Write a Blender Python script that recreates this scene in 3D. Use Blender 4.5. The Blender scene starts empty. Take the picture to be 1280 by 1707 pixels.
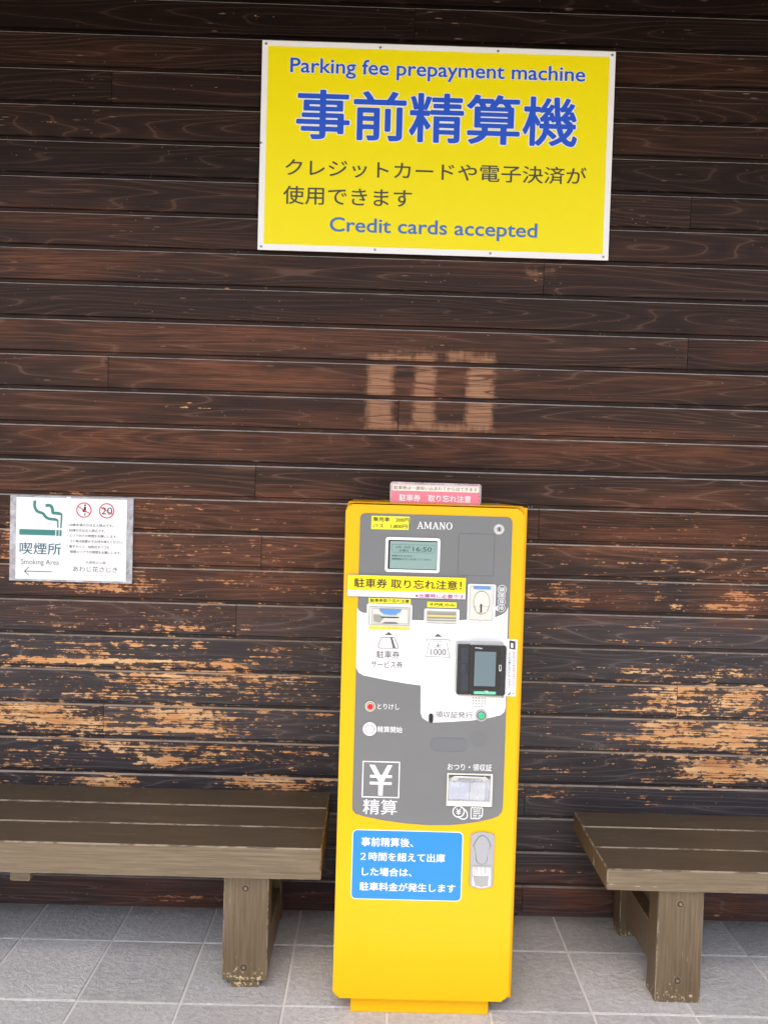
import bpy, bmesh, math, random
from mathutils.geometry import tessellate_polygon
from mathutils import Vector, Matrix, noise as mnoise
random.seed(7)
R = math.radians
scene = bpy.context.scene
C = scene.collection

# ------------------------------------------------------------------ camera
F_PX, CAM = 1294.29, Vector((-0.03256, -2.72949, 1.50922))
ROT = (1.541615, -0.028769, -0.006343)
cam_d = bpy.data.cameras.new('camera')
cam_d.sensor_fit = 'VERTICAL'; cam_d.sensor_height = 24.0
cam_d.lens = F_PX / 1707.0 * 24.0
cam_d.clip_start = 0.05; cam_d.clip_end = 2000
cam = bpy.data.objects.new('camera', cam_d); C.objects.link(cam)
cam.location = CAM; cam.rotation_euler = ROT
scene.camera = cam
from mathutils import Euler
RM = Euler(ROT, 'XYZ').to_matrix()

# ------------------------------------------------------------------ light
SUN_EL, SUN_AZ = R(70), R(196)          # high sun out in front of the porch
w = bpy.data.worlds.new("World"); scene.world = w; w.use_nodes = True
nt = w.node_tree
bg = nt.nodes['Background']
sky = nt.nodes.new('ShaderNodeTexSky'); sky.sky_type = 'NISHITA'; sky.sun_disc = False
sky.sun_elevation = SUN_EL; sky.sun_rotation = SUN_AZ
sky.air_density = 1.0; sky.dust_density = 6.0; sky.ozone_density = 0.4
nt.links.new(sky.outputs[0], bg.inputs[0]); bg.inputs[1].default_value = 0.15
sun_d = bpy.data.lights.new('sun', 'SUN'); sun_d.energy = 4.6; sun_d.angle = R(0.5); sun_d.color = (1, .95, .87)
sun = bpy.data.objects.new('sun', sun_d); C.objects.link(sun)
# direction towards the sun: Nishita rotation is measured from +Y, clockwise
sd = Vector((math.sin(SUN_AZ) * math.cos(SUN_EL), math.cos(SUN_AZ) * math.cos(SUN_EL), math.sin(SUN_EL)))
sun.rotation_euler = sd.to_track_quat('Z', 'Y').to_euler()
sun.location = sd * 30
vs = scene.view_settings
vs.view_transform = 'Standard'; vs.look = 'None'; vs.gamma = 1.0; vs.use_curve_mapping = False
vs.exposure = 1.62

# ------------------------------------------------------------------ helpers
def at(u, v, y):
    """photo measurement -> world point on the upright plane at depth y"""
    d = RM @ Vector(((u - 640) / F_PX, -(v - 853.5) / F_PX, -1))
    t = (y - CAM.y) / d.y
    return CAM + d * t

def rect_at(tl, br, y):
    a, b = at(*tl, y), at(*br, y)
    return a.x, b.x, b.z, a.z            # x0,x1,z0,z1

class MB:
    def __init__(s): s.bm = bmesh.new()
    def box(s, x0, x1, y0, y1, z0, z1, bevel=0, segs=1, mi=0, bmi=None):
        vs_ = [s.bm.verts.new(p) for p in ((x0,y0,z0),(x1,y0,z0),(x1,y1,z0),(x0,y1,z0),(x0,y0,z1),(x1,y0,z1),(x1,y1,z1),(x0,y1,z1))]
        fs = [s.bm.faces.new([vs_[i] for i in q]) for q in ((0,3,2,1),(4,5,6,7),(0,1,5,4),(1,2,6,5),(2,3,7,6),(3,0,4,7))]
        for f in fs: f.material_index = mi
        if bevel:
            es = list({e for f in fs for e in f.edges})
            r = bmesh.ops.bevel(s.bm, geom=es, offset=bevel, segments=segs, profile=.5, affect='EDGES', clamp_overlap=True)
            for f in r['faces']:
                if bmi is not None: f.material_index = bmi
                f.smooth = segs > 1
    def prism(s, pts, y0, y1, bevel=0, segs=2, mi=0, flat=False):
        """outline pts (x,z), front at y0, back at y1"""
        n = len(pts)
        area = sum(pts[i][0]*pts[(i+1)%n][1]-pts[(i+1)%n][0]*pts[i][1] for i in range(n))
        if area < 0: pts = pts[::-1]
        fr = [s.bm.verts.new((p[0], y0, p[1])) for p in pts]
        if flat:
            for tri in tessellate_polygon([[Vector((p[0], p[1], 0)) for p in pts]]):
                q = [fr[i] for i in tri]
                a, b_, c_ = (v.co for v in q)
                if (b_-a).cross(c_-a).y > 0: q.reverse()
                s.bm.faces.new(q).material_index = mi
            return
        ff = s.bm.faces.new(fr); ff.material_index = mi
        if not flat:
            bk = [s.bm.verts.new((p[0], y1, p[1])) for p in pts]
            s.bm.faces.new(bk[::-1]).material_index = mi
            for i in range(n):
                j = (i+1) % n
                f = s.bm.faces.new((fr[i], bk[i], bk[j], fr[j])); f.material_index = mi
            if bevel:
                r = bmesh.ops.bevel(s.bm, geom=list(ff.edges), offset=bevel, segments=segs, profile=.5, affect='EDGES', clamp_overlap=True)
                for f in r['faces']: f.smooth = True
    def ring(s, outer, inner, y0, y1, mi=0):
        n = len(outer)
        def loop(p, y): return [s.bm.verts.new((q[0], y, q[1])) for q in p]
        a, b, c, d = loop(outer, y0), loop(inner, y0), loop(outer, y1), loop(inner, y1)
        for i in range(n):
            j = (i+1) % n
            for q in ((a[i],a[j],b[j],b[i]), (a[i],c[i],c[j],a[j]), (b[i],b[j],d[j],d[i])):
                try: s.bm.faces.new(q).material_index = mi
                except ValueError: pass
    def disc(s, x, z, r, y0, y1, n=24, bevel=0, mi=0):
        s.prism([(x + r*math.cos(2*math.pi*i/n), z + r*math.sin(2*math.pi*i/n)) for i in range(n)], y0, y1, bevel, mi=mi)
    def annulus(s, x, z, ro, ri, y0, y1, n=32, mi=0):
        cs = [(math.cos(2*math.pi*i/n), math.sin(2*math.pi*i/n)) for i in range(n)]
        s.ring([(x+ro*c, z+ro*q) for c, q in cs], [(x+ri*c, z+ri*q) for c, q in cs], y0, y1, mi)
    def stroke(s, pts, wd, y, closed=False, mi=0):
        """flat ribbon with mitred corners along pts (x,z)"""
        n = len(pts); P = [Vector(p) for p in pts]; L, Rr = [], []
        wl = wd if isinstance(wd, (list, tuple)) else [wd]*n
        for i in range(n):
            if closed: a, b = P[i]-P[i-1], P[(i+1)%n]-P[i]
            else:
                a = P[i]-P[i-1] if i else P[1]-P[0]
                b = P[i+1]-P[i] if i < n-1 else P[i]-P[i-1]
            a = a.normalized(); b = b.normalized()
            t = a+b
            t = t.normalized() if t.length > 1e-6 else a
            nn = Vector((-t.y, t.x)); c = max(.45, nn.dot(Vector((-a.y, a.x))))
            o = nn*(wl[i]/2/c)
            L.append(s.bm.verts.new((P[i].x+o.x, y, P[i].y+o.y))); Rr.append(s.bm.verts.new((P[i].x-o.x, y, P[i].y-o.y)))
        for i in range(n if closed else n-1):
            j = (i+1) % n
            s.bm.faces.new((Rr[i], Rr[j], L[j], L[i])).material_index = mi
    def build(s, name, mats, parent=None, tri=True):
        if tri:
            bmesh.ops.triangulate(s.bm, faces=[f for f in s.bm.faces if len(f.verts) > 4])
        bmesh.ops.recalc_face_normals(s.bm, faces=s.bm.faces) if False else None
        me = bpy.data.meshes.new(name); s.bm.to_mesh(me); s.bm.free()
        return link(name, me, mats, parent)

def link(name, me, mats, parent=None):
    o = bpy.data.objects.new(name, me); C.objects.link(o)
    for m in (mats if isinstance(mats, (list, tuple)) else [mats]): me.materials.append(m)
    if parent is not None: put(o, parent)
    return o
def put(o, parent):
    o.parent = parent
    base = parent
    while base.parent is not None: base = base.parent
    if parent is base:
        o.matrix_parent_inverse = Matrix.Translation(-base.location)
    # children of parts sit in the same world frame as their part
def tag(o, label=None, cat=None, group=None, kind=None):
    if label: o['label'] = label
    if cat: o['category'] = cat
    if group: o['group'] = group
    if kind: o['kind'] = kind
    return o
def empty(name, loc):
    o = bpy.data.objects.new(name, None); C.objects.link(o); o.location = loc; o.empty_display_size = .1
    return o

def rrect(x0, x1, z0, z1, r, n=5):
    pts = []
    for cx, cz, a0 in ((x1-r, z0+r, -90), (x1-r, z1-r, 0), (x0+r, z1-r, 90), (x0+r, z0+r, 180)):
        for i in range(n+1):
            a = R(a0 + 90*i/n); pts.append((cx + r*math.cos(a), cz + r*math.sin(a)))
    return pts

def text(name, s, tl, br, y, mat, parent, bold=0.0, spans=None, mats=None, fit='xz', align=None):
    """lettering as a flat mesh fitted into the box tl..br measured on plane y"""
    cu = bpy.data.curves.new(name, 'FONT'); cu.body = s; cu.size = 1.0
    cu.resolution_u = 4; cu.fill_mode = 'FRONT'
    if spans:
        for a, b, mi in spans:
            for i in range(a, min(b, len(s))): cu.body_format[i].material_index = mi
    tmp = bpy.data.objects.new('tmp', cu); C.objects.link(tmp)
    for m in (mats or [mat]): cu.materials.append(m)
    dg = bpy.context.evaluated_depsgraph_get(); dg.update()
    me = bpy.data.meshes.new_from_object(tmp.evaluated_get(dg))
    bpy.data.objects.remove(tmp); bpy.data.curves.remove(cu)
    xs = [v.co.x for v in me.vertices]; ys = [v.co.y for v in me.vertices]
    a, b, c, d = min(xs)-bold, max(xs)+bold, min(ys)-bold, max(ys)+bold
    x0, x1, z0, z1 = rect_at(tl, br, y)
    sx = (x1-x0)/(b-a); sz = (z1-z0)/max(d-c, 1e-6)
    if bold > 0:
        # heavier weight: the same outlines laid down again, nudged round a small circle
        bm = bmesh.new(); n = 8 if bold < .035 else 14
        for k in range(n+1):
            nv = len(bm.verts); bm.from_mesh(me); bm.verts.ensure_lookup_table()
            r_ = 0 if k == n else bold
            dx, dy = r_*math.cos(2*math.pi*k/n), r_*math.sin(2*math.pi*k/n)
            for v in bm.verts[nv:]: v.co.x += dx; v.co.y += dy; v.co.z = k*.000012
        bm.to_mesh(me); bm.free()
    for v in me.vertices:
        v.co = (x0 + (v.co.x-a)*sx, y + v.co.z, z1 - (d-v.co.y)*sz)
    me.name = name; me.materials.clear()
    return link(name, me, mats or [mat], parent)

# ------------------------------------------------------------------ materials
class NT:
    def __init__(s, name):
        s.m = bpy.data.materials.new(name); s.m.use_nodes = True
        s.t = s.m.node_tree; s.b = s.t.nodes['Principled BSDF']
    def n(s, typ, **k):
        x = s.t.nodes.new(typ)
        for a, v in k.items(): setattr(x, a, v)
        return x
    def set(s, sock, v):
        if hasattr(v, 'is_linked'): s.t.links.new(v, sock)
        elif isinstance(v, (tuple, list)) and len(v) == 3 and sock.type == 'RGBA': sock.default_value = (*v, 1)
        else: sock.default_value = v
    def math(s, op, a, b=0.0, c=0.0, clamp=False):
        x = s.n('ShaderNodeMath', operation=op, use_clamp=clamp)
        s.set(x.inputs[0], a); s.set(x.inputs[1], b); s.set(x.inputs[2], c); return x.outputs[0]
    def mix(s, f, a, b, blend='MIX'):
        x = s.n('ShaderNodeMix', data_type='RGBA', blend_type=blend); x.clamp_factor = True
        s.set(x.inputs[0], f); s.set(x.inputs[6], a); s.set(x.inputs[7], b); return x.outputs[2]
    def ss(s, v, lo, hi, a=0.0, b=1.0):
        x = s.n('ShaderNodeMapRange', interpolation_type='SMOOTHSTEP')
        s.set(x.inputs[0], v); s.set(x.inputs[1], lo); s.set(x.inputs[2], hi); s.set(x.inputs[3], a); s.set(x.inputs[4], b); return x.outputs[0]
    def noise(s, vec, scale=1.0, detail=2.0, rough=.5, dist=0.0):
        x = s.n('ShaderNodeTexNoise'); s.set(x.inputs['Vector'], vec)
        x.inputs['Scale'].default_value = scale; x.inputs['Detail'].default_value = detail
        x.inputs['Roughness'].default_value = rough; x.inputs['Distortion'].default_value = dist
        return x.outputs[0]
    def voro(s, vec, scale=1.0, feat='F1', rnd=1.0):
        x = s.n('ShaderNodeTexVoronoi', feature=feat); s.set(x.inputs['Vector'], vec)
        x.inputs['Scale'].default_value = scale; x.inputs['Randomness'].default_value = rnd
        return x.outputs['Distance']
    def attr(s, name):
        x = s.n('ShaderNodeAttribute', attribute_name=name); return x.outputs['Fac']
    def pos(s):
        x = s.n('ShaderNodeTexCoord'); return x.outputs['Object']
    def sep(s, v):
        x = s.n('ShaderNodeSeparateXYZ'); s.set(x.inputs[0], v); return x.outputs
    def comb(s, x_, y_, z_):
        x = s.n('ShaderNodeCombineXYZ'); s.set(x.inputs[0], x_); s.set(x.inputs[1], y_); s.set(x.inputs[2], z_); return x.outputs[0]
    def bump(s, h, strength=.3, dist=.002):
        x = s.n('ShaderNodeBump'); x.inputs['Strength'].default_value = strength; x.inputs['Distance'].default_value = dist
        s.set(x.inputs['Height'], h); s.t.links.new(x.outputs[0], s.b.inputs['Normal']); return x
    def out(s, col=None, rough=None, spec=None, metal=None, coat=None):
        if col is not None: s.set(s.b.inputs['Base Color'], col)
        if rough is not None: s.set(s.b.inputs['Roughness'], rough)
        if spec is not None: s.set(s.b.inputs['Specular IOR Level'], spec)
        if metal is not None: s.set(s.b.inputs['Metallic'], metal)
        if coat is not None: s.set(s.b.inputs['Coat Weight'], coat); s.b.inputs['Coat Roughness'].default_value = .12
        return s.m

def plain(name, col, rough=.5, spec=.4, metal=0.0, wear=.06, scale=9.0, coat=None):
    """paint / plastic with faint blotches and uneven gloss"""
    t = NT(name); p = t.pos()
    n1 = t.noise(p, scale, 4, .6); n2 = t.noise(p, scale*14, 3, .6)
    k = t.math('ADD', t.math('MULTIPLY', t.math('SUBTRACT', n1, .5), wear*2), t.math('MULTIPLY', t.math('SUBTRACT', n2, .5), wear))
    c = t.mix(t.math('ADD', .5, k), tuple(x*.8 for x in col), tuple(min(1, x*1.2) for x in col))
    rg = t.math('ADD', rough, t.math('MULTIPLY', t.math('SUBTRACT', n1, .5), .12))
    return t.out(c, rg, spec, metal, coat)

def mat_wall():
    t = NT('dark_stained_cedar'); p = t.pos(); x, y, z = t.sep(p)
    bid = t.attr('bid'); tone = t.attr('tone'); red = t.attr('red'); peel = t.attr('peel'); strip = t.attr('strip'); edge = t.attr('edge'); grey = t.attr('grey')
    zo = t.math('MULTIPLY', bid, 61.0); xo = t.math('ADD', x, t.math('MULTIPLY', bid, 23.0))
    def v(sx, sz): return t.comb(t.math('MULTIPLY', xo, sx), zo, t.math('MULTIPLY', z, sz))
    N1 = t.noise(v(.8, 9.5), 1, 1.3, .4, .12)
    gl = t.math('PINGPONG', t.math('MULTIPLY', N1, 17.0), .5)            # 0..0.5 contour bands
    line = t.ss(gl, .075, .0)
    band = t.ss(gl, .06, .42)
    fib = t.noise(v(5, 260), 1, 3, .6)
    fib2 = t.noise(v(9, 120), 1, 4, .65)
    blot = t.noise(v(3.2, 14), 1, 4, .6)
    # stained wood
    dark = t.mix(grey, (.022, .0112, .0078), (.038, .033, .036))
    mid = t.mix(grey, (.066, .032, .0205), (.080, .068, .070))
    c = t.mix(t.math('MULTIPLY', t.ss(fib, .32, .68), .9), dark, mid)
    c = t.mix(t.math('MULTIPLY', band, .62), c, dark)
    rr = t.math('MULTIPLY', red, t.ss(t.math('ADD', blot, t.math('MULTIPLY', t.math('SUBTRACT', .5, gl), 0.25)), .26, .80))
    rc = t.mix(t.ss(fib, .3, .7), (.080, .029, .014), (.225, .082, .039))
    c = t.mix(rr, c, rc)
    c = t.mix(t.math('MULTIPLY', line, t.math('ADD', .34, t.math('MULTIPLY', grey, .06))), c, t.mix(grey, (.20, .11, .075), (.17, .15, .145)))
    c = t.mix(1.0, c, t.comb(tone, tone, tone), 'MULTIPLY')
    # peeled paint down to the bare wood
    pn = t.noise(v(34, 75), 1, 8, .70, .1); pn2 = t.noise(v(7, 20), 1, 3, .6)
    st = t.noise(v(4, 190), 1, 2, .55)
    s = t.math('ADD', t.math('MULTIPLY', t.math('SUBTRACT', pn, .5), 2.5), t.math('MULTIPLY', t.math('SUBTRACT', st, .5), 1.7))
    s = t.math('ADD', s, t.math('MULTIPLY', t.math('SUBTRACT', pn2, .5), .9))
    s = t.math('ADD', s, t.math('SUBTRACT', t.math('MULTIPLY', peel, .95), .755))
    pm = t.ss(s, .0, .045)
    raw = t.mix(t.ss(fib2, .3, .7), (.64, .35, .15), (.82, .55, .29))
    raw = t.mix(t.ss(pn2, .35, .65), raw, (.62, .30, .12))
    raw = t.mix(t.math('MULTIPLY', t.ss(st, .50, .36), .55), raw, (.26, .105, .045))
    raw = t.mix(t.math('MULTIPLY', line, .55), raw, (.34, .14, .05))
    raw = t.mix(red, raw, (.46, .19, .09))
    rim = t.ss(s, -.40, .01)
    c = t.mix(t.math('MULTIPLY', rim, t.math('MULTIPLY', peel, .6)), c, (.17, .075, .038))
    c = t.mix(pm, c, raw)
    # brushed-off bars where a notice hung
    sb = t.math('ADD', strip, t.math('ADD', t.math('MULTIPLY', t.math('SUBTRACT', fib2, .5), .8), t.math('MULTIPLY', t.math('SUBTRACT', pn2, .5), .5)))
    sb = t.math('ADD', sb, t.math('MULTIPLY', t.math('SUBTRACT', t.noise(t.comb(t.math('MULTIPLY', x, 60), 5.0, t.math('MULTIPLY', z, 16)), 1, 4, .7), .5), .9))
    sm = t.ss(sb, .30, .95)
    c = t.mix(t.math('MULTIPLY', sm, .80), c, t.mix(t.ss(t.math('ADD', fib, t.math('MULTIPLY', line, -.4)), .2, .65), (.13, .052, .028), (.47, .245, .135)))
    # board-edge glints painted pale, worn tan where peeled, and small pale flecks
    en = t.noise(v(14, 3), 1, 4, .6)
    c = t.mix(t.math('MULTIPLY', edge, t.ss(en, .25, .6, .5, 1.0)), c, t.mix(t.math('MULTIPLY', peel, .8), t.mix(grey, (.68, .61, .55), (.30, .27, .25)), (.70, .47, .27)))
    vd = t.voro(t.comb(t.math('MULTIPLY', x, 1.0), bid, t.math('MULTIPLY', z, 1.6)), 34.0)
    fl = t.math('MULTIPLY', t.ss(vd, .13, .07), t.ss(t.noise(t.comb(x, 3.0, z), 5.0, 3, .7), .49, .62))
    c = t.mix(t.math('MULTIPLY', fl, t.ss(grey, .0, .7, .35, .9)), c, (.42, .30, .22))
    sc = t.voro(t.comb(t.math('MULTIPLY', x, 9.0), bid, t.math('MULTIPLY', z, 70.0)), 1.0)
    scm = t.math('MULTIPLY', t.ss(sc, .16, .08), t.ss(t.noise(t.comb(x, 8.0, z), 3.0, 3, .6), .52, .62))
    c = t.mix(t.math('MULTIPLY', scm, .5), c, (.32, .22, .17))
    rough = t.math('ADD', t.ss(pm, 0, 1, .40, .72), t.math('MULTIPLY', t.math('SUBTRACT', fib2, .5), .25))
    h = t.math('ADD', t.math('MULTIPLY', fib, .35), t.math('ADD', t.math('MULTIPLY', line, .45), t.math('MULTIPLY', pm, -.5)))
    t.bump(h, .45, .0016)
    return t.out(c, rough, .17)

def mat_bench(name, top=False, panel=False):
    t = NT(name); p = t.pos(); x, y, z = t.sep(p)
    tone = t.attr('tone'); axis = t.attr('axis')        # axis 1: grain runs upright
    along = t.mix(axis, x, z); across = t.mix(axis, z, x)
    def v(a, b): return t.comb(t.math('MULTIPLY', along, a), t.math('ADD', t.math('MULTIPLY', y, b), tone), t.math('MULTIPLY', across, b))
    fib = t.noise(v(6, 160), 1, 4, .6); N1 = t.noise(v(1.6, 16), 1, 2, .5, .3)
    gl = t.math('PINGPONG', t.math('MULTIPLY', N1, 9.0), .5); line = t.ss(gl, .10, 0)
    blot = t.noise(v(4, 9), 1, 4, .6)
    a, b = ((.16, .16, .13), (.22, .215, .17)) if panel else (((.062, .047, .030), (.115, .090, .060)) if top else ((.112, .080, .044), (.205, .155, .098)))  # seat tops carry shade as darker wood, other faces lighter as if lit
    c = t.mix(t.ss(fib, .25, .75), a, b)
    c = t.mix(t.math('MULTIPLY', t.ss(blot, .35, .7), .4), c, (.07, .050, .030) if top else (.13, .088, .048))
    c = t.mix(t.math('MULTIPLY', line, .18), c, (.075, .055, .04))
    c = t.mix(t.math('MULTIPLY', axis, .6), c, t.mix(t.ss(fib, .2, .8), (.078, .052, .025), (.140, .098, .054)))
    pn = t.noise(p, 95, 6, .7); low = t.attr('wear')
    sp = t.ss(t.math('ADD', pn, t.math('MULTIPLY', low, .27)), .80, .83)
    c = t.mix(sp, c, (.62, .47, .25))
    sc = t.voro(v(10, 90), 1.0)
    c = t.mix(t.math('MULTIPLY', t.ss(sc, .12, .06), t.ss(t.noise(p, 6, 3, .6), .5, .62)), c, (.42, .36, .28))
    t.bump(t.math('ADD', t.math('MULTIPLY', fib, .5), t.math('MULTIPLY', line, -.3)), .35, .0012)
    return t.out(c, t.math('ADD', .42, t.math('MULTIPLY', t.math('SUBTRACT', fib, .5), .2)), .4)

def mat_worn():
    t = NT('worn_wood_arris'); p = t.pos(); x, y, z = t.sep(p)
    n = t.noise(t.comb(t.math('MULTIPLY', x, 9), t.math('MULTIPLY', y, 40), t.math('MULTIPLY', z, 30)), 1, 5, .7)
    c = t.mix(t.ss(n, .44, .52), (.115, .085, .056), (.27, .225, .16))
    c = t.mix(t.ss(n, .66, .70), c, (.62, .50, .29))
    return t.out(c, .6, .3)

def mat_tile():
    t = NT('slate_grey_floor_tile'); p = t.pos(); x, y, z = t.sep(p)
    tid = t.attr('tone')
    big = t.noise(p, 3.2, 4, .6)
    vec = t.comb(x, t.math('MULTIPLY', y, 1.25), tid)
    n1 = t.noise(vec, 55, 6, .68, .4); n2 = t.noise(vec, 190, 5, .75)
    c = t.mix(t.ss(n1, .3, .7), (.43, .428, .425), (.60, .597, .59))
    c = t.mix(t.ss(big, .35, .7, 0, .4), c, (.45, .43, .40))
    c = t.mix(t.math('MULTIPLY', t.ss(n2, .54, .70), .5), c, (.72, .72, .72))
    c = t.mix(t.math('MULTIPLY', t.ss(n2, .46, .3), .5), c, (.27, .272, .28))
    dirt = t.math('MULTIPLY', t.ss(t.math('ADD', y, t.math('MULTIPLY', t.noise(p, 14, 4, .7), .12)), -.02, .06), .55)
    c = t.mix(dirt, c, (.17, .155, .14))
    spot = t.math('MULTIPLY', t.ss(t.noise(p, 7, 5, .75), .60, .70), .35)
    c = t.mix(spot, c, (.27, .255, .235))
    c = t.mix(1.0, c, t.comb(tid, tid, tid), 'MULTIPLY')
    t.bump(t.math('ADD', n1, t.math('MULTIPLY', n2, .35)), .95, .009)
    return t.out(c, .58, .35)

def mat_clear(name, tint=(.9, .9, .92), a=.25, rough=.1):
    t = NT(name)
    tr = t.n('ShaderNodeBsdfTransparent'); mx = t.n('ShaderNodeMixShader')
    n = t.noise(t.pos(), 22, 4, .65)
    t.out(tint, rough, .6)
    t.set(mx.inputs[0], t.ss(n, .3, .75, a*.6, a*1.6))
    t.t.links.new(tr.outputs[0], mx.inputs[1]); t.t.links.new(t.b.outputs[0], mx.inputs[2])
    t.t.links.new(mx.outputs[0], t.t.nodes['Material Output'].inputs[0])
    return t.m

def mat_ground():
    t = NT('asphalt_yard'); p = t.pos()
    n = t.noise(p, 1.2, 6, .6); n2 = t.noise(p, 40, 4, .7)
    c = t.mix(t.ss(n, .3, .7), (.17, .162, .15), (.24, .23, .215))
    c = t.mix(t.math('MULTIPLY', t.ss(n2, .4, .7), .25), c, (.13, .125, .12))
    return t.out(c, .85, .3)

def mat_film(name, col, rough):
    t = NT(name); p = t.pos(); n = t.noise(p, 5.5, 2, .5, .6); f = t.noise(p, 260, 2, .5)
    c = t.mix(n, tuple(x*.97 for x in col), tuple(x*1.03 for x in col))
    t.bump(n, .5, .004)
    return t.out(c, t.math('ADD', rough, t.math('MULTIPLY', t.math('SUBTRACT', n, .5), .06)), .5)

M = dict(
    wall=mat_wall(), bench=mat_bench('lit_weathered_bench_wood'), seat=mat_bench('shaded_seat_wood', top=True), bench_panel=mat_bench('faded_olive_board', panel=True), worn=mat_worn(),
    tile=mat_tile(), grout=plain('pale_grout', (.68, .665, .64), .85, .2, wear=.2, scale=25), ground=mat_ground(),
    hole=plain('bolt_hole_shadow', (.06, .046, .033), .8, .2), bpaint=plain('brown_painted_bolt', (.20, .16, .115), .45, .4),
    soffit=plain('dark_soffit_board', (.05, .036, .029), .6, .3, wear=.2),
    gap=plain('gap_shadow_board', (.012, .009, .008), .9, .1),
    white=plain('white_enamel', (.86, .86, .86), .30, .5, wear=.02),
    syellow=plain('sign_yellow', (.93, .745, .003), .38, .25, wear=.035, scale=3),
    blue=plain('sign_blue_ink', (.022, .095, .60), .35, .4, wear=.04),
    blue2=plain('sign_faded_blue_ink', (.06, .16, .50), .35, .4, wear=.05),
    ink=plain('dark_grey_ink', (.055, .055, .05), .4, .4),
    black=plain('black_ink', (.012, .012, .012), .4, .4),
    myellow=plain('yellow_powder_coat', (.83, .435, .0015), .36, .28, wear=.03, scale=4),
    grey=mat_film('grey_panel_film', (.155, .160, .164), .07),
    greydk=plain('grey_recess', (.140, .148, .158), .25, .5),
    greyink=plain('grey_print', (.10, .10, .105), .35, .4),
    mwhite=plain('panel_white', (.83, .82, .80), .22, .5, wear=.015),
    pwhite=plain('white_print', (.80, .80, .80), .35, .4, wear=.02),
    lyellow=plain('yellow_sticker', (.85, .75, .03), .3, .45, wear=.04),
    lyellow2=plain('deep_yellow_sticker', (.86, .66, .004), .3, .45, wear=.03),
    cream=plain('cream_plastic', (.70, .69, .58), .35, .5, wear=.05, scale=20),
    beige=plain('beige_plastic', (.62, .61, .55), .35, .5, wear=.06, scale=25),
    wing=plain('taupe_plastic', (.30, .30, .26), .35, .4, wear=.08, scale=30), brass=plain('straw_plastic', (.66, .52, .18), .3, .4),
    cup=plain('frosted_cup', (.40, .41, .41), .25, .5, wear=.08, scale=40),
    slotdk=plain('slot_shadow_plastic', (.16, .16, .15), .4, .4),
    cblue=plain('blue_plastic', (.10, .27, .62), .3, .5),
    lcd=plain('lcd_glass', (.21, .33, .30), .12, .6, wear=.05, scale=12),
    lcdink=plain('lcd_segments', (.045, .09, .085), .2, .5),
    bezel=plain('black_bezel', (.008, .008, .009), .2, .5),
    rblack=plain('reader_black_plastic', (.014, .016, .020), .28, .5),
    rdark=plain('reader_rib_plastic', (.035, .04, .05), .4, .4),
    rgrey=plain('reader_grey_shell', (.42, .42, .415), .35, .5),
    rscreen=plain('reader_screen_glass', (.105, .16, .185), .08, .7, wear=.05),
    green=plain('green_button_plastic', (.005, .50, .16), .25, .5, wear=.03, scale=60),
    lgreen=plain('green_light_bar', (.13, .58, .36), .3, .5),
    redb=plain('red_button_plastic', (.72, .008, .010), .25, .5, wear=.03, scale=60),
    steel=plain('satin_steel', (.33, .34, .36), .30, .5, metal=.85, wear=.1, scale=40),
    chrome=plain('bright_chrome', (.62, .63, .65), .16, .5, metal=1.0, wear=.05, scale=40),
    zinc=plain('cast_zinc', (.36, .37, .395), .42, .5, metal=.35, wear=.08, scale=60),
    sblue=plain('sky_blue_sticker', (.016, .225, .80), .3, .4, wear=.004),
    lav=plain('pale_lavender_plastic', (.34, .37, .44), .25, .5, wear=.06, scale=30),
    magenta=plain('magenta_ink', (.42, .02, .20), .4, .4),
    pink=plain('pink_card', (.80, .20, .27), .25, .5, wear=.04),
    ppink=plain('pale_pink_card', (.80, .50, .52), .25, .5, wear=.04),
    pcream=plain('cream_paper_strip', (.80, .77, .66), .35, .4),
    olive=plain('olive_ink', (.22, .24, .13), .4, .4),
    teal=plain('teal_ink', (.045, .22, .20), .35, .4),
    teal2=plain('deep_teal_ink', (.03, .13, .17), .35, .4),
    rink=plain('red_ink', (.62, .07, .10), .35, .4),
    midink=plain('mid_grey_ink', (.13, .13, .13), .4, .4),
    paleink=plain('pale_grey_ink', (.42, .42, .42), .4, .4),
    clear=mat_clear('clear_acrylic', (.62, .62, .66), .55, .12), lam=mat_clear('clear_laminate', (.75, .68, .70), .45, .15),
    flap=mat_clear('clear_flap', (.80, .83, .90), .22, .08),
)

def set_attr(me, name, vals):
    a = me.attributes.get(name) or me.attributes.new(name, 'FLOAT', 'POINT')
    a.data.foreach_set('value', vals)

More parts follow.
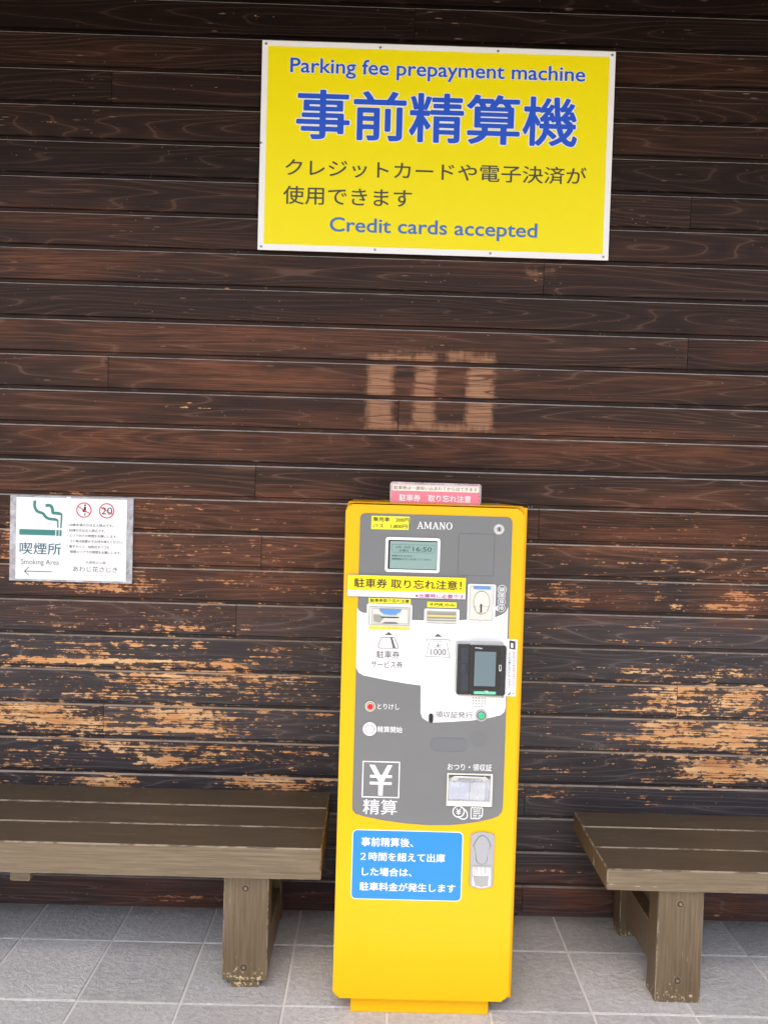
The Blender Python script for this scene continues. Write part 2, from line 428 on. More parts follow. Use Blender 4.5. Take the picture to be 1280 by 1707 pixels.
# ------------------------------------------------------------------ setting: floor, yard, porch ceiling
T = .3; FX0, FY1 = -1.16744, -.21314
def build_floor():
    bm = bmesh.new(); tones = []
    g = .0032; bv = .0018
    def slab(x0, x1, y0, y1):
        tn = random.uniform(.88, 1.06); dz = random.uniform(-.0006, .0006)
        lo = [bm.verts.new(p) for p in ((x0,y0,-.006),(x1,y0,-.006),(x1,y1,-.006),(x0,y1,-.006))]
        b = bv
        md = [bm.verts.new(p) for p in ((x0,y0,-b+dz),(x1,y0,-b+dz),(x1,y1,-b+dz),(x0,y1,-b+dz))]
        hi = [bm.verts.new(p) for p in ((x0+b,y0+b,dz),(x1-b,y0+b,dz),(x1-b,y1-b,dz),(x0+b,y1-b,dz))]
        bm.faces.new(hi)
        for i in range(4):
            j = (i+1) % 4
            bm.faces.new((lo[i], lo[j], md[j], md[i])); bm.faces.new((md[i], md[j], hi[j], hi[i]))
        tones.extend([tn]*12)
    for c in range(-14, 22):
        x0 = FX0 + c*T + g; x1 = x0 + T - 2*g
        for l in range(-1, 4):
            y1 = FY1 - l*T - g; y0 = y1 - T + 2*g
            y1 = min(y1, .02)
            if y1 - y0 > .01: slab(x0, x1, y0, y1)
    xa, xb, ya, yb = FX0 - 14*T, FX0 + 22*T, FY1 - 4*T, .02
    q = [bm.verts.new(p) for p in ((xa,ya,-.0035),(xb,ya,-.0035),(xb,yb,-.0035),(xa,yb,-.0035))]
    f = bm.faces.new(q); f.material_index = 1; tones.extend([1.0]*4)
    me = bpy.data.meshes.new('floor'); bm.to_mesh(me); bm.free()
    set_attr(me, 'tone', tones)
    o = link('floor', me, [M['tile'], M['grout']]); tag(o, kind='structure')
build_floor()
b = MB(); b.bm.faces.new([b.bm.verts.new(p) for p in ((-600,-600,-.03),(600,-600,-.03),(600,600,-.03),(-600,600,-.03))])
tag(b.build('ground', M['ground']), kind='structure')
b = MB(); b.box(-5.4, 5.4, -2.1, .25, 3.36, 3.5)
tag(b.build('ceiling', M['soffit']), kind='structure')

# ------------------------------------------------------------------ wall of dark boards
S, Z0 = .122688, 3.05136
JOINTS = {-1: [690], 1: [186], 4: [427, 1150], 9: [180], 8: [1145], 10: [663], 5: [], 12: [425], 13: [897], 14: [435], 15: [], 16: [393],
          17: [], 18: [1127], 20: [], 21: [873], 23: [], 24: [869], 3: [], 6: [905], 11: [], 2: [960], 22: [260], 19: [172]}
PEEL = [(270,1130,420,140,.50),(60,1240,120,60,.55),(1150,1180,190,170,.50),(280,920,330,70,.40),(1100,930,220,80,.42),(450,1200,110,120,.45),(920,1180,60,150,.40),
  # cx, cy, rx, ry, strength  (photo measurements on the wall)
 (150,972,140,16,.80),(395,968,50,18,.62),(500,985,80,12,.55),(350,1016,55,20,.55),(120,1012,110,16,.42),(250,1046,220,6,.75),
 (60,1078,80,18,.60),(190,1078,120,22,.62),(330,1085,60,18,.66),(200,1103,330,8,1.0),(450,1103,60,14,.75),
 (350,1130,210,14,.95),(270,1155,60,14,.85),(440,1150,90,16,.72),(60,1140,60,16,.40),(200,1160,200,6,.75),
 (50,1190,110,26,1.0),(310,1192,90,24,1.22),(150,1208,130,18,1.05),(240,1216,180,9,1.1),(450,1205,70,20,.58),(540,1212,30,14,.5),
 (215,1246,90,16,.92),(265,1268,55,15,.92),(370,1258,90,20,.72),(480,1268,80,18,.66),(540,1260,40,20,.45),(150,1272,60,10,.4),
 (180,1303,60,14,1.1),(440,1306,80,12,1.15),(75,1300,30,12,.6),(10,1308,20,10,.8),(540,1302,40,10,.8),
 (470,860,90,26,.35),(300,845,150,14,.5),(380,900,60,18,.40),(20,900,20,60,.75),(270,880,50,50,.55),
 (935,995,80,20,.62),(1240,992,45,16,.80),(1200,1013,90,9,.85),(1130,1040,120,10,.42),(900,1048,60,8,.42),
 (1075,1116,50,14,.78),(1200,1127,90,9,.85),(1060,1080,40,6,.4),(1210,1085,90,8,.5),
 (1115,1160,70,18,1.0),(1215,1168,80,20,.98),(1180,1146,130,7,.95),(1150,1186,140,7,1.1),
 (1110,1214,60,20,1.08),(1235,1218,70,20,1.15),(1160,1236,150,14,1.15),(1010,1225,50,16,.55),
 (1180,1284,70,26,1.05),(1260,1282,50,26,1.10),(1030,1270,60,20,.62),(920,1285,70,12,.45),(1110,1256,120,6,.7),
 (910,1320,60,14,.55),(1150,1320,160,12,.50),(1090,1330,60,14,.5),
 (1200,900,100,30,.38),(950,1000,70,16,.4),(705,437,20,6,.8),(310,678,35,7,.62),(890,460,60,10,.22),(120,820,110,8,.5),(60,1490,70,10,.3),(340,1497,180,8,.55),(1180,1525,90,8,.5),(930,1448,60,14,.5)]
REDS = [(90,440,110,26,.9),(300,560,330,26,.75),(420,625,240,30,1.0),(120,590,160,20,.5),(120,680,160,24,.6),(320,735,340,30,1.25),(900,745,400,30,1.0),
        (500,870,90,60,1.1),(300,860,230,50,.8),(1080,895,230,36,1.0),(1150,840,160,24,.5),(560,700,120,20,.6),(900,640,220,24,.55),(1100,640,180,20,.5),(860,430,240,26,.35),(1230,575,70,26,.6),
        (450,965,130,40,.95),(200,930,220,60,.9),(960,1000,120,30,.8),(1230,1000,70,40,.9),(300,1500,300,40,.85),(940,1490,90,40,1.0),(1190,1515,110,30,.8),(650,560,300,30,.5),(700,640,120,40,.8),
        (110,360,120,20,.5),(250,420,200,24,.4),(980,230,180,30,.2),(1120,120,160,30,.3),(150,90,140,20,.25),(480,1060,90,30,.3),(60,800,90,20,.7),(220,1020,240,24,.55)]
BARS = [(612,586,655,719,1),(690,586,724,719,1),(778,588,822,721,1),(645,584,688,604,1.0),(745,586,792,606,1.0),(640,704,800,720,1.05),(872,446,925,466,.62)]
WALL_TONE = {}
def blob(lst):
    out = []
    for cx, cy, rx, ry, s in lst:
        c = at(cx, cy, 0); out.append((c.x, c.z, rx*.002108, ry*.002108, s))
    return out
PB, RB = blob(PEEL), blob(REDS)
BB = []
for x0, y0, x1, y1, q in BARS:
    a, c = at(x0, y0, 0), at(x1, y1, 0); BB.append((a.x, c.x, c.z, a.z, q))
def field(bl, x, z, mode=0):
    r = 0.0
    for cx, cz, rx, rz, s in bl:
        dx = (x-cx)/rx; dz = (z-cz)/rz
        if abs(dx) < 1.5 and abs(dz) < 1.5:
            d = math.sqrt(dx*dx+dz*dz); f = max(0.0, 1.0 - (d/1.5)**1.7)
            r = max(r, min(s, 1.05)*f)
    return r
def bars(x, z):
    r = 0.0
    for x0, x1, z0, z1, q in BB:
        d = min(x-x0, x1-x, z-z0, z1-z)
        r = max(r, q*min(1.0, max(0.0, 0.5 + d/.046)))
    return r
def build_wall():
    bm = bmesh.new(); A = {k: [] for k in ('bid','tone','red','peel','strip','edge','grey')}
    XL, XR = -4.4, 4.4
    def add(co, x, z, bid, tone, edge, low):
        v = bm.verts.new(co)
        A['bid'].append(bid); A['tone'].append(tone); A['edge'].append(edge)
        pl = field(PB, x, z); A['peel'].append(pl); A['red'].append(min(1, field(RB, x, z)*1.0))
        A['strip'].append(bars(x, z)*(0.0 if co[1] > .004 else 1.0)); A['grey'].append(low)
        return v
    for k in range(-2, 25):
        zt = Z0 - k*S; zb = zt - S
        js = [at(u, 0, 0).x if False else at(u, 853 + (k-12.3)*58, 0).x for u in JOINTS.get(k, [])]
        # more butt joints out of frame so the courses stay broken up
        js += [x for x in (-2.4 - random.random()*.8, 2.1 + random.random()*.9)]
        cuts = [XL] + sorted(js) + [XR]
        for a, c in zip(cuts[:-1], cuts[1:]):
            a += .0009; c -= .0009
            bid = random.random(); tone = random.uniform(.76, 1.24)
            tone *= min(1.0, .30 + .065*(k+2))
            xs = [a]; x = a
            while x < c:
                step = .012 if -1.55 < x < 1.55 else .12
                x = min(c, x+step); xs.append(x)
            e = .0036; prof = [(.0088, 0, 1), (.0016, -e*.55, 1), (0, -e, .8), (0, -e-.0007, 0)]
            nz = 9; zf = -(S-.0150)
            for i in range(1, nz+1): prof.append((0, -e-.0007 + (zf+e+.0007)*i/nz, 0 if i < nz else .0))
            prof += [(.0015, zf-.0008, 0), (.011, zf-.0012, 0), (.011, -(S-.0115), 0), (.0085, -(S-.0113), 0), (.0085, -S, 0)]
            low = max(0.0, min(1.0, (k-13.5)/3.5))
            rows = []
            wob = random.random()*50
            for dy, dz, ed in prof:
                z = zt + dz
                row = []
                for x in xs:
                    bow = .0009*mnoise.noise((x*1.3, wob, 0))
                    row.append(add((x, dy + bow, max(z, 0.002*0+ -.004)), x, z, bid, tone*(.55 if dy > .01 else (.6 if dy > .005 and ed == 0 else 1)), ed, low))  # recessed groove faces toned darker for the shade under each board
                rows.append(row)
            for r0, r1 in zip(rows[:-1], rows[1:]):
                for i in range(len(xs)-1):
                    f = bm.faces.new((r0[i], r1[i], r1[i+1], r0[i+1]))
    n0 = len(A['bid'])
    for co in ((XL,.016,-.004),(XR,.016,-.004),(XR,.016,3.36),(XL,.016,3.36)): add(co, 9, 9, .3, .3, 0, 0)
    bm.verts.ensure_lookup_table()
    bm.faces.new([bm.verts[n0+i] for i in range(4)]).material_index = 1
    bmesh.ops.dissolve_degenerate(bm, dist=1e-7, edges=[]) if False else None
    me = bpy.data.meshes.new('wooden_wall'); bm.to_mesh(me); bm.free()
    for k, v in A.items(): set_attr(me, k, v)
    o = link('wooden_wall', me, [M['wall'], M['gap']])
    pn_ = None
    for u, v in ((880.8, 845), (886, 845.2), (884.8, 901.8), (880.4, 956.5), (884.6, 1016.4), (894.5, 1016.6), (884.6, 1073), (893, 1073.4), (884.6, 1131), (893, 1131.4), (881.4, 1188), (891, 1188.2)):
        p = at(u, v, .004)
        if pn_ is None:
            b = MB(); b.disc(0, 0, .0022, -.0018, .002, 10, .0006); n_ = pn_ = b.build('nail', M['steel'], o)
        else:
            n_ = pn_.copy(); C.objects.link(n_); n_.parent = o
        n_.location = (p.x, .004, p.z)
    tag(o, 'dark brown wall of horizontal wooden boards with peeling paint behind the yellow machine', 'wall')
build_wall()

# ------------------------------------------------------------------ big yellow sign
def build_sign():
    yf = -.016
    x0, x1, z0, z1 = rect_at((437.5, 66.5), (1012.5, 434), yf)
    c1 = at(1027, 85, yf); c0 = at(429.5, 416, yf)
    x1 = (x1 + c1.x)/2; x0 = (x0 + c0.x)/2
    root = empty('parking_sign', ((x0+x1)/2, 0, z0))
    tag(root, 'large yellow sign with white border and blue lettering high on the wooden wall', 'sign')
    b = MB(); b.box(x0, x1, yf, yf+.004, z0, z1, .0008); pl = b.build('board', M['white'], root)
    m = .0205
    b = MB(); b.prism([(x0+m, z0+m), (x1-m, z0+m), (x1-m, z1-m*.95), (x0+m, z1-m*.95)], yf-.0004, 0, flat=True); b.build('yellow_face', M['syellow'], root)
    # battens that hold it off the boards
    for xx in (x0+.08, x1-.12):
        b = MB(); b.box(xx, xx+.04, yf+.004, .002, z0+.03, z1-.03); b.build('batten', M['soffit'], root)
    def lab(s, tl, br, mat, halo, bold, hw):
        if halo: text('lettering', s, (tl[0]-hw, tl[1]-hw), (br[0]+hw, br[1]+hw), yf-.0008, M['white'], root, bold + (.020 if len(s) < 8 else .030))
        text('lettering', s, tl, br, yf-.0012, M[mat], root, bold)
    lab('Parking fee prepayment machine', (484.5, 95.5), (974.5, 144), 'blue', True, .012, 1.0)
    lab('事前精算機', (495, 147.5), (961, 246), 'blue', True, .017, 1.6)
    lab('クレジットカードや電子決済が', (476, 263.5), (976.5, 308.5), 'ink', False, .006, 0)
    lab('使用できます', (472.5, 309), (686, 346.5), 'ink', False, .006, 0)
    lab('Credit cards accepted', (550, 361.5), (894.5, 404), 'blue2', False, .012, 0)
    first = None
    for u, v in ((444, 73), (634, 79.5), (830, 85.5), (1020, 92), (435.5, 411), (625, 416.5), (817, 422.5), (1005, 428.5), (435, 238)):
        p = at(u, v, yf); 
        if first is None:
            b = MB(); b.disc(0, 0, .0042, -.0022, .0002, 14, .0008); b.stroke([(-.0024, -.0024), (.0024, .0024)], .0009, -.0024, mi=1)
            o = first = b.build('screw', [M['steel'], M['ink']], root)
        else:
            o = first.copy(); C.objects.link(o); o.parent = root
        o.matrix_parent_inverse = Matrix.Translation(-root.location); o.location = (p.x, yf, p.z); 
        o.rotation_euler = (0, random.random()*3, 0)
build_sign()

# ------------------------------------------------------------------ smoking area sign in an acrylic holder
def build_smoking():
    yf = -.010
    def q(cx, cy): return (cx*.1875, 810 + cy*.1875)      # enlarged-crop measurements
    def w_(cx, cy, y=yf): p = at(*q(cx, cy), y); return (p.x, p.z)
    a, c, d, e = at(17.5, 825, yf), at(222.5, 830, yf), at(15, 967, yf), at(220.5, 974, yf)
    x0, x1, z0, z1 = (a.x+d.x)/2, (c.x+e.x)/2, (d.z+e.z)/2, (a.z+c.z)/2
    root = empty('smoking_area_sign', ((x0+x1)/2, 0, z0))
    tag(root, 'small white smoking area sign in a clear plastic holder on the wall', 'sign')
    b = MB(); b.box(x0, x1, yf+.001, yf+.008, z0, z1, .002, 2); b.build('clear_holder', M['clear'], root)
    p0, p1 = w_(150, 97), w_(1120, 850); p2 = w_(1133, 125); p3 = w_(140, 825)
    sx0, sx1, sz0, sz1 = (p0[0]+p3[0])/2, (p1[0]+p2[0])/2, (p1[1]+p3[1])/2, (p0[1]+p2[1])/2
    b = MB(); b.box(sx0, sx1, yf, yf+.0009, sz0, sz1); b.build('paper', M['white'], root)
    y1 = yf - .0005
    # cigarette with smoke
    b = MB()
    for r in ((176, 383, 495, 442), (505, 392, 525, 445), (533, 393, 551, 446)):
        q0, q1 = w_(r[0], r[1]), w_(r[2], r[3]); b.prism([(q0[0], q1[1]), (q1[0], q1[1]), (q1[0], q0[1]), (q0[0], q0[1])], y1, 0, flat=True)
    def curve(pts, n=6):
        P = [Vector(p) for p in pts]; out = []
        for i in range(len(P)-1):
            p0_, p1_, p2_, p3_ = P[max(0, i-1)], P[i], P[i+1], P[min(len(P)-1, i+2)]
            for k in range(n):
                t = k/n
                out.append(.5*((2*p1_)+(-p0_+p2_)*t+(2*p0_-5*p1_+4*p2_-p3_)*t*t+(-p0_+3*p1_-3*p2_+p3_)*t*t*t))
        out.append(P[-1]); return [tuple(o) for o in out]
    k = .000372
    s1 = curve([w_(*p) for p in ((315,130),(312,180),(335,225),(385,245),(410,275),(440,292),(500,300),(518,310))])
    s1 += [w_(518, 372)]
    b.stroke(s1, [k*26]*(len(s1)-8)+[k*(24-1.6*i) for i in range(8)], y1)
    s2 = curve([w_(*p) for p in ((408,175),(450,175),(470,205),(475,238),(510,243),(548,250))]) + [w_(552, 262), w_(545, 374)]
    b.stroke(s2, [k*28]*(len(s2)-4)+[k*(20-2*i) for i in range(4)], y1)
    b.build('cigarette_symbol', M['teal'], root)
    text('lettering', '喫煙所', q(178, 500), q(546, 615), y1, M['teal2'], root, .008)
    text('lettering', 'Smoking Area', q(190, 648), q(527, 718), y1, M['midink'], root, -.002)
    b = MB(); b.stroke([w_(222, 757), w_(467, 764)], k*7, y1); b.stroke([w_(262, 720), w_(222, 757), w_(260, 795)], k*7, y1); b.build('arrow', M['ink'], root)
    # prohibition rings
    def ring(cx, cy):
        c_ = w_(cx, cy); b = MB(); b.annulus(c_[0], c_[1], k*72, k*62, y1-.0006, y1)
        b.stroke([w_(cx-58, cy-36), w_(cx+58, cy+36)], k*9, y1-.0007); return b.build('prohibition_ring', M['rink'], root)
    b = MB(); c_ = w_(760, 172); b.disc(c_[0], c_[1], k*9, y1, y1+.0002, 14)
    b.prism([w_(*p) for p in ((752,185),(768,185),(768,232),(740,232),(735,215),(748,205))], y1, 0, flat=True)
    b.stroke([w_(760, 240), w_(758, 264)], k*9, y1); b.build('expectant_figure', M['black'], root)
    ring(750, 215)
    text('lettering', '20', q(905, 190), q(1000, 256), y1, M['black'], root, .0)
    ring(952, 222)
    mm = [M['ink'], M['rink']]
    L = [('・20歳未満の方は立入禁止です。', 600, 332, 1012, 368, [(1, 6, 1), (9, 13, 1)]), ('・妊婦の方は立入禁止です。', 600, 380, 940, 415, [(1, 3, 1), (6, 10, 1)]),
         ('・エリア内での喫煙をお願いします。', 600, 428, 1045, 465, [(1, 9, 1)]), ('・ゴミ等は放置せずお持ち帰りください。', 600, 476, 1100, 515, []),
         ('・電子タバコ・加熱式タバコも', 600, 525, 975, 560, [(1, 13, 1)]), ('喫煙エリアでの喫煙をお願いします。', 627, 572, 1080, 610, [])]
    for s, a_, b_, c2, d2, sp in L:
        text('lettering', s, q(a_, b_), q(c2, d2), y1, None, root, .010, sp, mm)
    text('lettering', '兵庫県立公園', q(765, 668), q(940, 697), y1, M['midink'], root, -.008)
    text('lettering', 'あわじ花さじき', q(652, 712), q(1045, 772), y1, M['ink'], root, .0)
    text('lettering', 'AWAJI HANASAJIKI', q(690, 787), q(1000, 808), y1, M['paleink'], root, -.012)
    for u, v in ((614, 103),):
        p = w_(u, v); b = MB(); b.box(p[0]-.008, p[0]+.008, yf-.0015, yf+.001, p[1]-.002, p[1]+.003, .0008); b.build('clip', M['white'], root)
build_smoking()

# ------------------------------------------------------------------ benches
def bench(name, label, x0, x1, zt, th, ys, legs, leg_z0, pads, bearers, side, wearend):
    root = empty(name, ((x0+x1)/2, (ys[0]+ys[-1])/2, 0))
    tag(root, label, 'bench', 'wooden benches along the wall')
    def fin(o, tone=None, axis=0.0, wear=None):
        n = len(o.data.vertices); tone = random.random()*40 if tone is None else tone
        set_attr(o.data, 'tone', [tone]*n); set_attr(o.data, 'axis', [axis]*n)
        set_attr(o.data, 'wear', [wear(v.co) for v in o.data.vertices] if wear else [0.0]*n); return o
    def cut(o, n=8, axis=2):
        return o
    for i, (ya, yb) in enumerate(zip(ys[:-1], ys[1:])):
        b = MB(); b.box(x0 + random.uniform(-.002, .002), x1 + random.uniform(-.002, .002), ya+.0018, yb-.0018, zt-th, zt + random.uniform(-.001, .001), .0035, 1, 0, 1)
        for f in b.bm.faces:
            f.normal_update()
            if f.normal.z > .9 and f.material_index == 0: f.material_index = 2  # upward faces get the wood with shade in its colour
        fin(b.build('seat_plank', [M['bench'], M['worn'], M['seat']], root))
    def post(xa, xb, ya, yb, za, zb, nm='leg', par=None):
        b = MB()
        b.box(xa, xb, ya, yb, za, zb, .0026, 1, 0, 1)
        bmesh.ops.subdivide_edges(b.bm, edges=[e for e in b.bm.edges if abs((e.verts[0].co-e.verts[1].co).z) > .15], cuts=12)
        return fin(b.build(nm, [M['bench'], M['worn']], par or root), None, 1.0, lambda c: max(0, 1-(c.z-za)/.12)*(1.0 if abs(c.x-xb) < .03 or abs(c.x-xa) < .012 else .5))
    zb = zt - th
    for (xa, xb, yf) in legs:
        p = post(xa, xb, yf, yf+.075, leg_z0, zb-.0005)
        post(xa, xb, -.115, -.04, leg_z0, zb-.0005)
        s0, s1, sz0, sz1 = side
        b = MB(); b.box(xa+s0, xa+s1, yf+.075, -.115, sz0, sz1, .002, 1, 0, 1); fin(b.build('stretcher', [M['bench'], M['worn']], root))
        b = MB(); b.box(xa+.061, xa+.073, yf+.076, -.116, sz1+.0005, zb-.001); fin(b.build('infill_board', [M['bench_panel']], root))
        for bz in (.068, zb-.046):
            b = MB(); X = (xa+xb)/2 - .002
            b.annulus(X, bz, .0125, .0098, yf-.0006, yf+.0005, 20, 0); b.disc(X, bz, .0098, yf-.0004, yf+.001, 18, 0, 1); b.disc(X, bz, .0052, yf-.0026, yf, 12, .001, 2)
            o = b.build('bolt', [M['bench'], M['hole'], M['bpaint']], p)
        if pads:
            for py in (yf+.011, -.11):
                b = MB(); b.box(xa+.022, xb-.024, py, py+.06, 0, leg_z0-.0003, .002); fin(b.build('foot_block', [M['bench']], root), wear=lambda c: .9)
    for xa, xb in bearers:
        b = MB(); b.box(xa, xb, ys[0]+.045, ys[-1]-.02, zb-.047, zb-.0005, .004, 1, 0, 1); fin(b.build('cross_bearer', [M['bench'], M['worn']], root))
    return root
bench('wooden_bench', 'long brown wooden bench left of the yellow machine with thick three plank seat', -2.35, -.1725, .449, .095,
      (-.48, -.338, -.190, -.05), [(-.461, -.327, -.445), (-2.10, -1.966, -.445)], .0275, True, [(-1.103, -1.042)], (.046, .132, .032, .140), 0)
bench('wooden_bench', 'brown wooden bench right of the yellow machine with thinner seat and scuffed yellow leg', .673, 2.75, .411, .065,
      (-.48, -.337, -.190, -.068), [(.833, .969, -.458), (2.30, 2.436, -.458)], 0.0, False, [], (.020, .106, .055, .180), 0)

# ------------------------------------------------------------------ payment machine
YD = -.55                                  # front of the door
def build_machine():
    root = empty('parking_payment_machine', (.127, -.33, 0))
    tag(root, 'tall yellow parking payment machine with grey and white control panel between the benches', 'payment machine')
    dl, dr, dz0, dz1 = -.124, .378, .052, 1.4655
    # door: rounded front shell
    b = MB(); b.prism(rrect(dl, dr, dz0, dz1, .018, 7), YD, YD+.055, .009, 5); door = b.build('door', M['myellow'], root)
    for p in door.data.polygons: p.use_smooth = len(p.vertices) == 4 and p.area < .02
    e = at(877.5, 862, YD+.065); zb = at(849.5, 1660, YD+.065).z
    b = MB(); b.box(dl+.002, e.x, YD+.0555, -.09, zb, 1.468, .0025, 2); b.build('cabinet', M['myellow'], root)
    # lid with tapered ends
    a = at(580.5, 836, YD+.03); c = at(870, 845, YD+.03)
    b = MB(); b.box(dl+.006, c.x, YD+.012, -.088, 1.4682, 1.4722, .0015, 1); b.build('lid', M['myellow'], root)
    b = MB(); b.prism(rrect(-.073, .325, 0.0, .0555, .004, 3), -.531, -.12, .002, 2); b.build('plinth', M['myellow'], root)
    for u, v in ((625, 838), (827, 843)):
        p = at(u, v, -.50)
        b = MB(); b.box(p.x-.010, p.x+.010, -.505, -.49, 1.4722, 1.4752, .001); b.build('lid_bolt', M['steel'], root)

    def W(u, v, y=YD): p = at(u, v, y); return (p.x, p.z)
    def poly(nm, pts, y, mat, par=root, th=.0008, flat=False, bevel=0):
        b = MB(); b.prism([W(*p) for p in pts], y, y+th, bevel, flat=flat); return b.build(nm, mat, par)
    def rr(nm, tl, br, y, mat, r=.003, th=.0012, par=root, bevel=0):
        x0, x1, z0, z1 = rect_at(tl, br, y); b = MB(); b.prism(rrect(x0, x1, z0, z1, min(r, (x1-x0)*.49, (z1-z0)*.49)), y, y+th, bevel); return b.build(nm, mat, par)
    def frame(nm, tl, br, y, mat, wd, r=.003, th=.001, par=root):
        x0, x1, z0, z1 = rect_at(tl, br, y); b = MB()
        b.ring(rrect(x0, x1, z0, z1, r), rrect(x0+wd, x1-wd, z0+wd, z1-wd, max(.0004, r-wd*.6)), y, y+th); return b.build(nm, mat, par)

    # --- grey overlay panel
    Y1 = YD - .0016
    def arc(cx, cz, r, a0, a1, n=6): return [(cx + r*math.cos(R(a0+(a1-a0)*i/n)), cz + r*math.sin(R(a0+(a1-a0)*i/n))) for i in range(n+1)]
    px0, px1, pz1 = -.083, .3445, 1.4412
    bl = [W(*p) for p in ((586.2,1343),(587.5,1350),(592,1356),(605,1360),(637,1366.8),(675,1372.3),(715,1375.3),(745,1375.3),(766,1373.8),(795,1370),(818,1364.8),(830,1360.5),(836,1354),(838.3,1345))]
    pts = arc(px0+.014, pz1-.014, .014, 180, 90) [::1]
    pts = [(px0, bl[0][1])] + arc(px0+.015, pz1-.015, .015, 180, 90) + arc(px1-.016, pz1-.016, .016, 90, 0) + [(px1, bl[-1][1])] + bl[-2:0:-1]
    b = MB(); b.prism(pts, Y1, YD+.001, .0005, 1); panel = b.build('control_panel', M['grey'], root)
    # --- white field
    Y2 = Y1 - .0006
    wf = [(595.5,1012),(598,1017),(604,1021),(611.6,1021.5),(650,1028),(689,1033.5),(707,1034),(735,1035.5),(766,1034),(779.5,1032.5),(800,1036),(824.5,1029),(836,1024.5),(843,1019.5),(846.3,1012),
          (845.6,1040),(844,1100),(842.3,1178),(840,1186.5),(834,1191.5),(815,1196.5),(787,1200.5),(750,1203),(722,1204),(712,1202),(704,1196.5),(700.8,1188),(701.2,1142.3),
          (680,1139.5),(650,1134.5),(625,1129.5),(606,1125.5),(598,1121),(594,1113),(593.7,1108),(594.5,1060)]
    white = poly('white_field', wf, Y2, M['mwhite'], panel, flat=True)
    # --- ticket slot
    Y3 = Y2 - .0006
    rr('slot_surround', (611.8, 1005.5), (686, 1046), Y3, M['mwhite'], .006, .0008, panel)
    st = rr('ticket_slot', (616, 1011.5), (682, 1042.5), Y3-.004, M['beige'], .0012, .0045, root, .0008)
    frame('slot_edge', (615.3, 1010.8), (682.6, 1043.3), Y3-.0046, M['slotdk'], .0011, .0014, .0005, st)
    frame('slot_edge', (620.5, 1013.6), (680.5, 1040.5), Y3-.0046, M['greyink'], .0007, .0008, .0005, st)
    poly('blue_hood', ((632,1014.5),(669,1015.6),(667,1019),(662,1021),(660,1024),(640,1023.3),(637,1020.5),(634,1018.5)), Y3-.008, M['cblue'], st, .004, False, .0006)
    poly('slot_wing', ((622.5,1023),(633,1024),(640,1029.5),(633,1037),(622.5,1035)), Y3-.005, M['wing'], st, .0005)
    poly('slot_wing', ((678.5,1024.5),(668,1025.5),(661,1030),(668,1037),(678.5,1037.5)), Y3-.005, M['cream'], st, .0008)
    poly('slot_mouth', ((634,1027),(666,1028.2),(664,1029.8),(636,1028.8)), Y3-.0056, M['black'], st, .0006)
    poly('slot_lip', ((641,1036),(660,1036.5),(664,1039.5),(637,1038.8)), Y3-.0056, M['slotdk'], st, .0006)
    lb = rr('warning_sticker', (614.5, 996.5), (684.5, 1006.5), Y3-.0004, M['lyellow'], .0006, .0004)
    text('lettering', '駐車券取り忘れ注意', (617.2, 997.6), (681.8, 1005.2), Y3-.0008, M['black'], lb, .018)
    lb = rr('warning_sticker', (614.8, 1043.6), (683, 1050.5), Y3-.0012, M['lyellow'], .0006, .0004)
    text('lettering', '⚠クレジットカードを入れないでください', (616.2, 1044), (682, 1049.8), Y3-.0016, M['olive'], lb, .02)
    # --- ticket pictogram
    Y4 = Y2 - .0004
    b = MB()
    b.prism([W(648, 1053), W(655, 1059), W(640.5, 1058.4)], Y4, 0, flat=True)
    b.stroke([W(*p) for p in ((637,1061.8),(656,1062.4),(658.5,1064),(664,1077.5),(663,1080.3),(632,1080),(630,1077.8),(634.8,1063.8))], .0021, Y4, True)
    b.prism([W(*p) for p in ((650.3,1062.4),(654,1062.4),(659.2,1080.2),(654.8,1080.2))], Y4-.0002, 0, flat=True)
    b.build('ticket_symbol', M['greyink'], panel)
    text('lettering', '駐車券', (627.6, 1084.3), (666, 1097.8), Y4, M['greyink'], panel, .012)
    lb = rr('patch_sticker', (615.8, 1098.6), (673.2, 1116.4), Y4-.0002, M['pwhite'], .001, .0003)
    text('lettering', 'サービス券', (618.5, 1101), (670.8, 1114.6), Y4-.0006, M['greyink'], lb, .012)
    # --- banknote slot
    lb = rr('warning_sticker', (712, 1003), (760.8, 1013.6), Y3-.0004, M['lyellow'], .0006, .0004)
    text('lettering', '千円札のみ', (715.4, 1004.6), (757.6, 1012), Y3-.0008, M['black'], lb, .018)
    rr('slot_surround', (707.3, 1014.3), (764.8, 1043), Y3, M['mwhite'], .005, .0008, panel)
    bs = rr('banknote_slot', (710.4, 1017.3), (760.8, 1038.5), Y3-.0035, M['cream'], .001, .004, root, .0006)
    rr('slot_recess', (711.5, 1018.4), (760, 1036.3), Y3-.0039, M['wing'], .0005, .0004, bs)
    rr('slot_bar', (712, 1024.6), (759.4, 1029.3), Y3-.0068, M['brass'], .0006, .003, bs, .0006)
    rr('slot_bar', (712, 1031), (759.4, 1033.6), Y3-.0055, M['beige'], .0004, .0016, bs)
    rr('slot_bar', (714, 1020), (757.4, 1022), Y3-.0044, M['zinc'], .0004, .0006, bs)
    poly('slot_lip', ((711,1037.8),(760.4,1039.4),(764,1043.2),(744,1042.4),(736.5,1038.8),(729,1042),(709.5,1041.8)), Y3-.009, M['mwhite'], bs, .008, False, .001)
    b = MB()
    b.prism([W(729.8, 1055.8), W(736.8, 1061.6), W(722.6, 1061)], Y4, 0, flat=True)
    b.stroke([W(711.6, 1069), W(711.8, 1064.9), W(749.3, 1066.4), W(749, 1070)], .0017, Y4)
    b.stroke([W(716.4, 1067.5), W(709.8, 1094.2), W(749.5, 1095.4), W(743.6, 1068.4)], .0015, Y4)
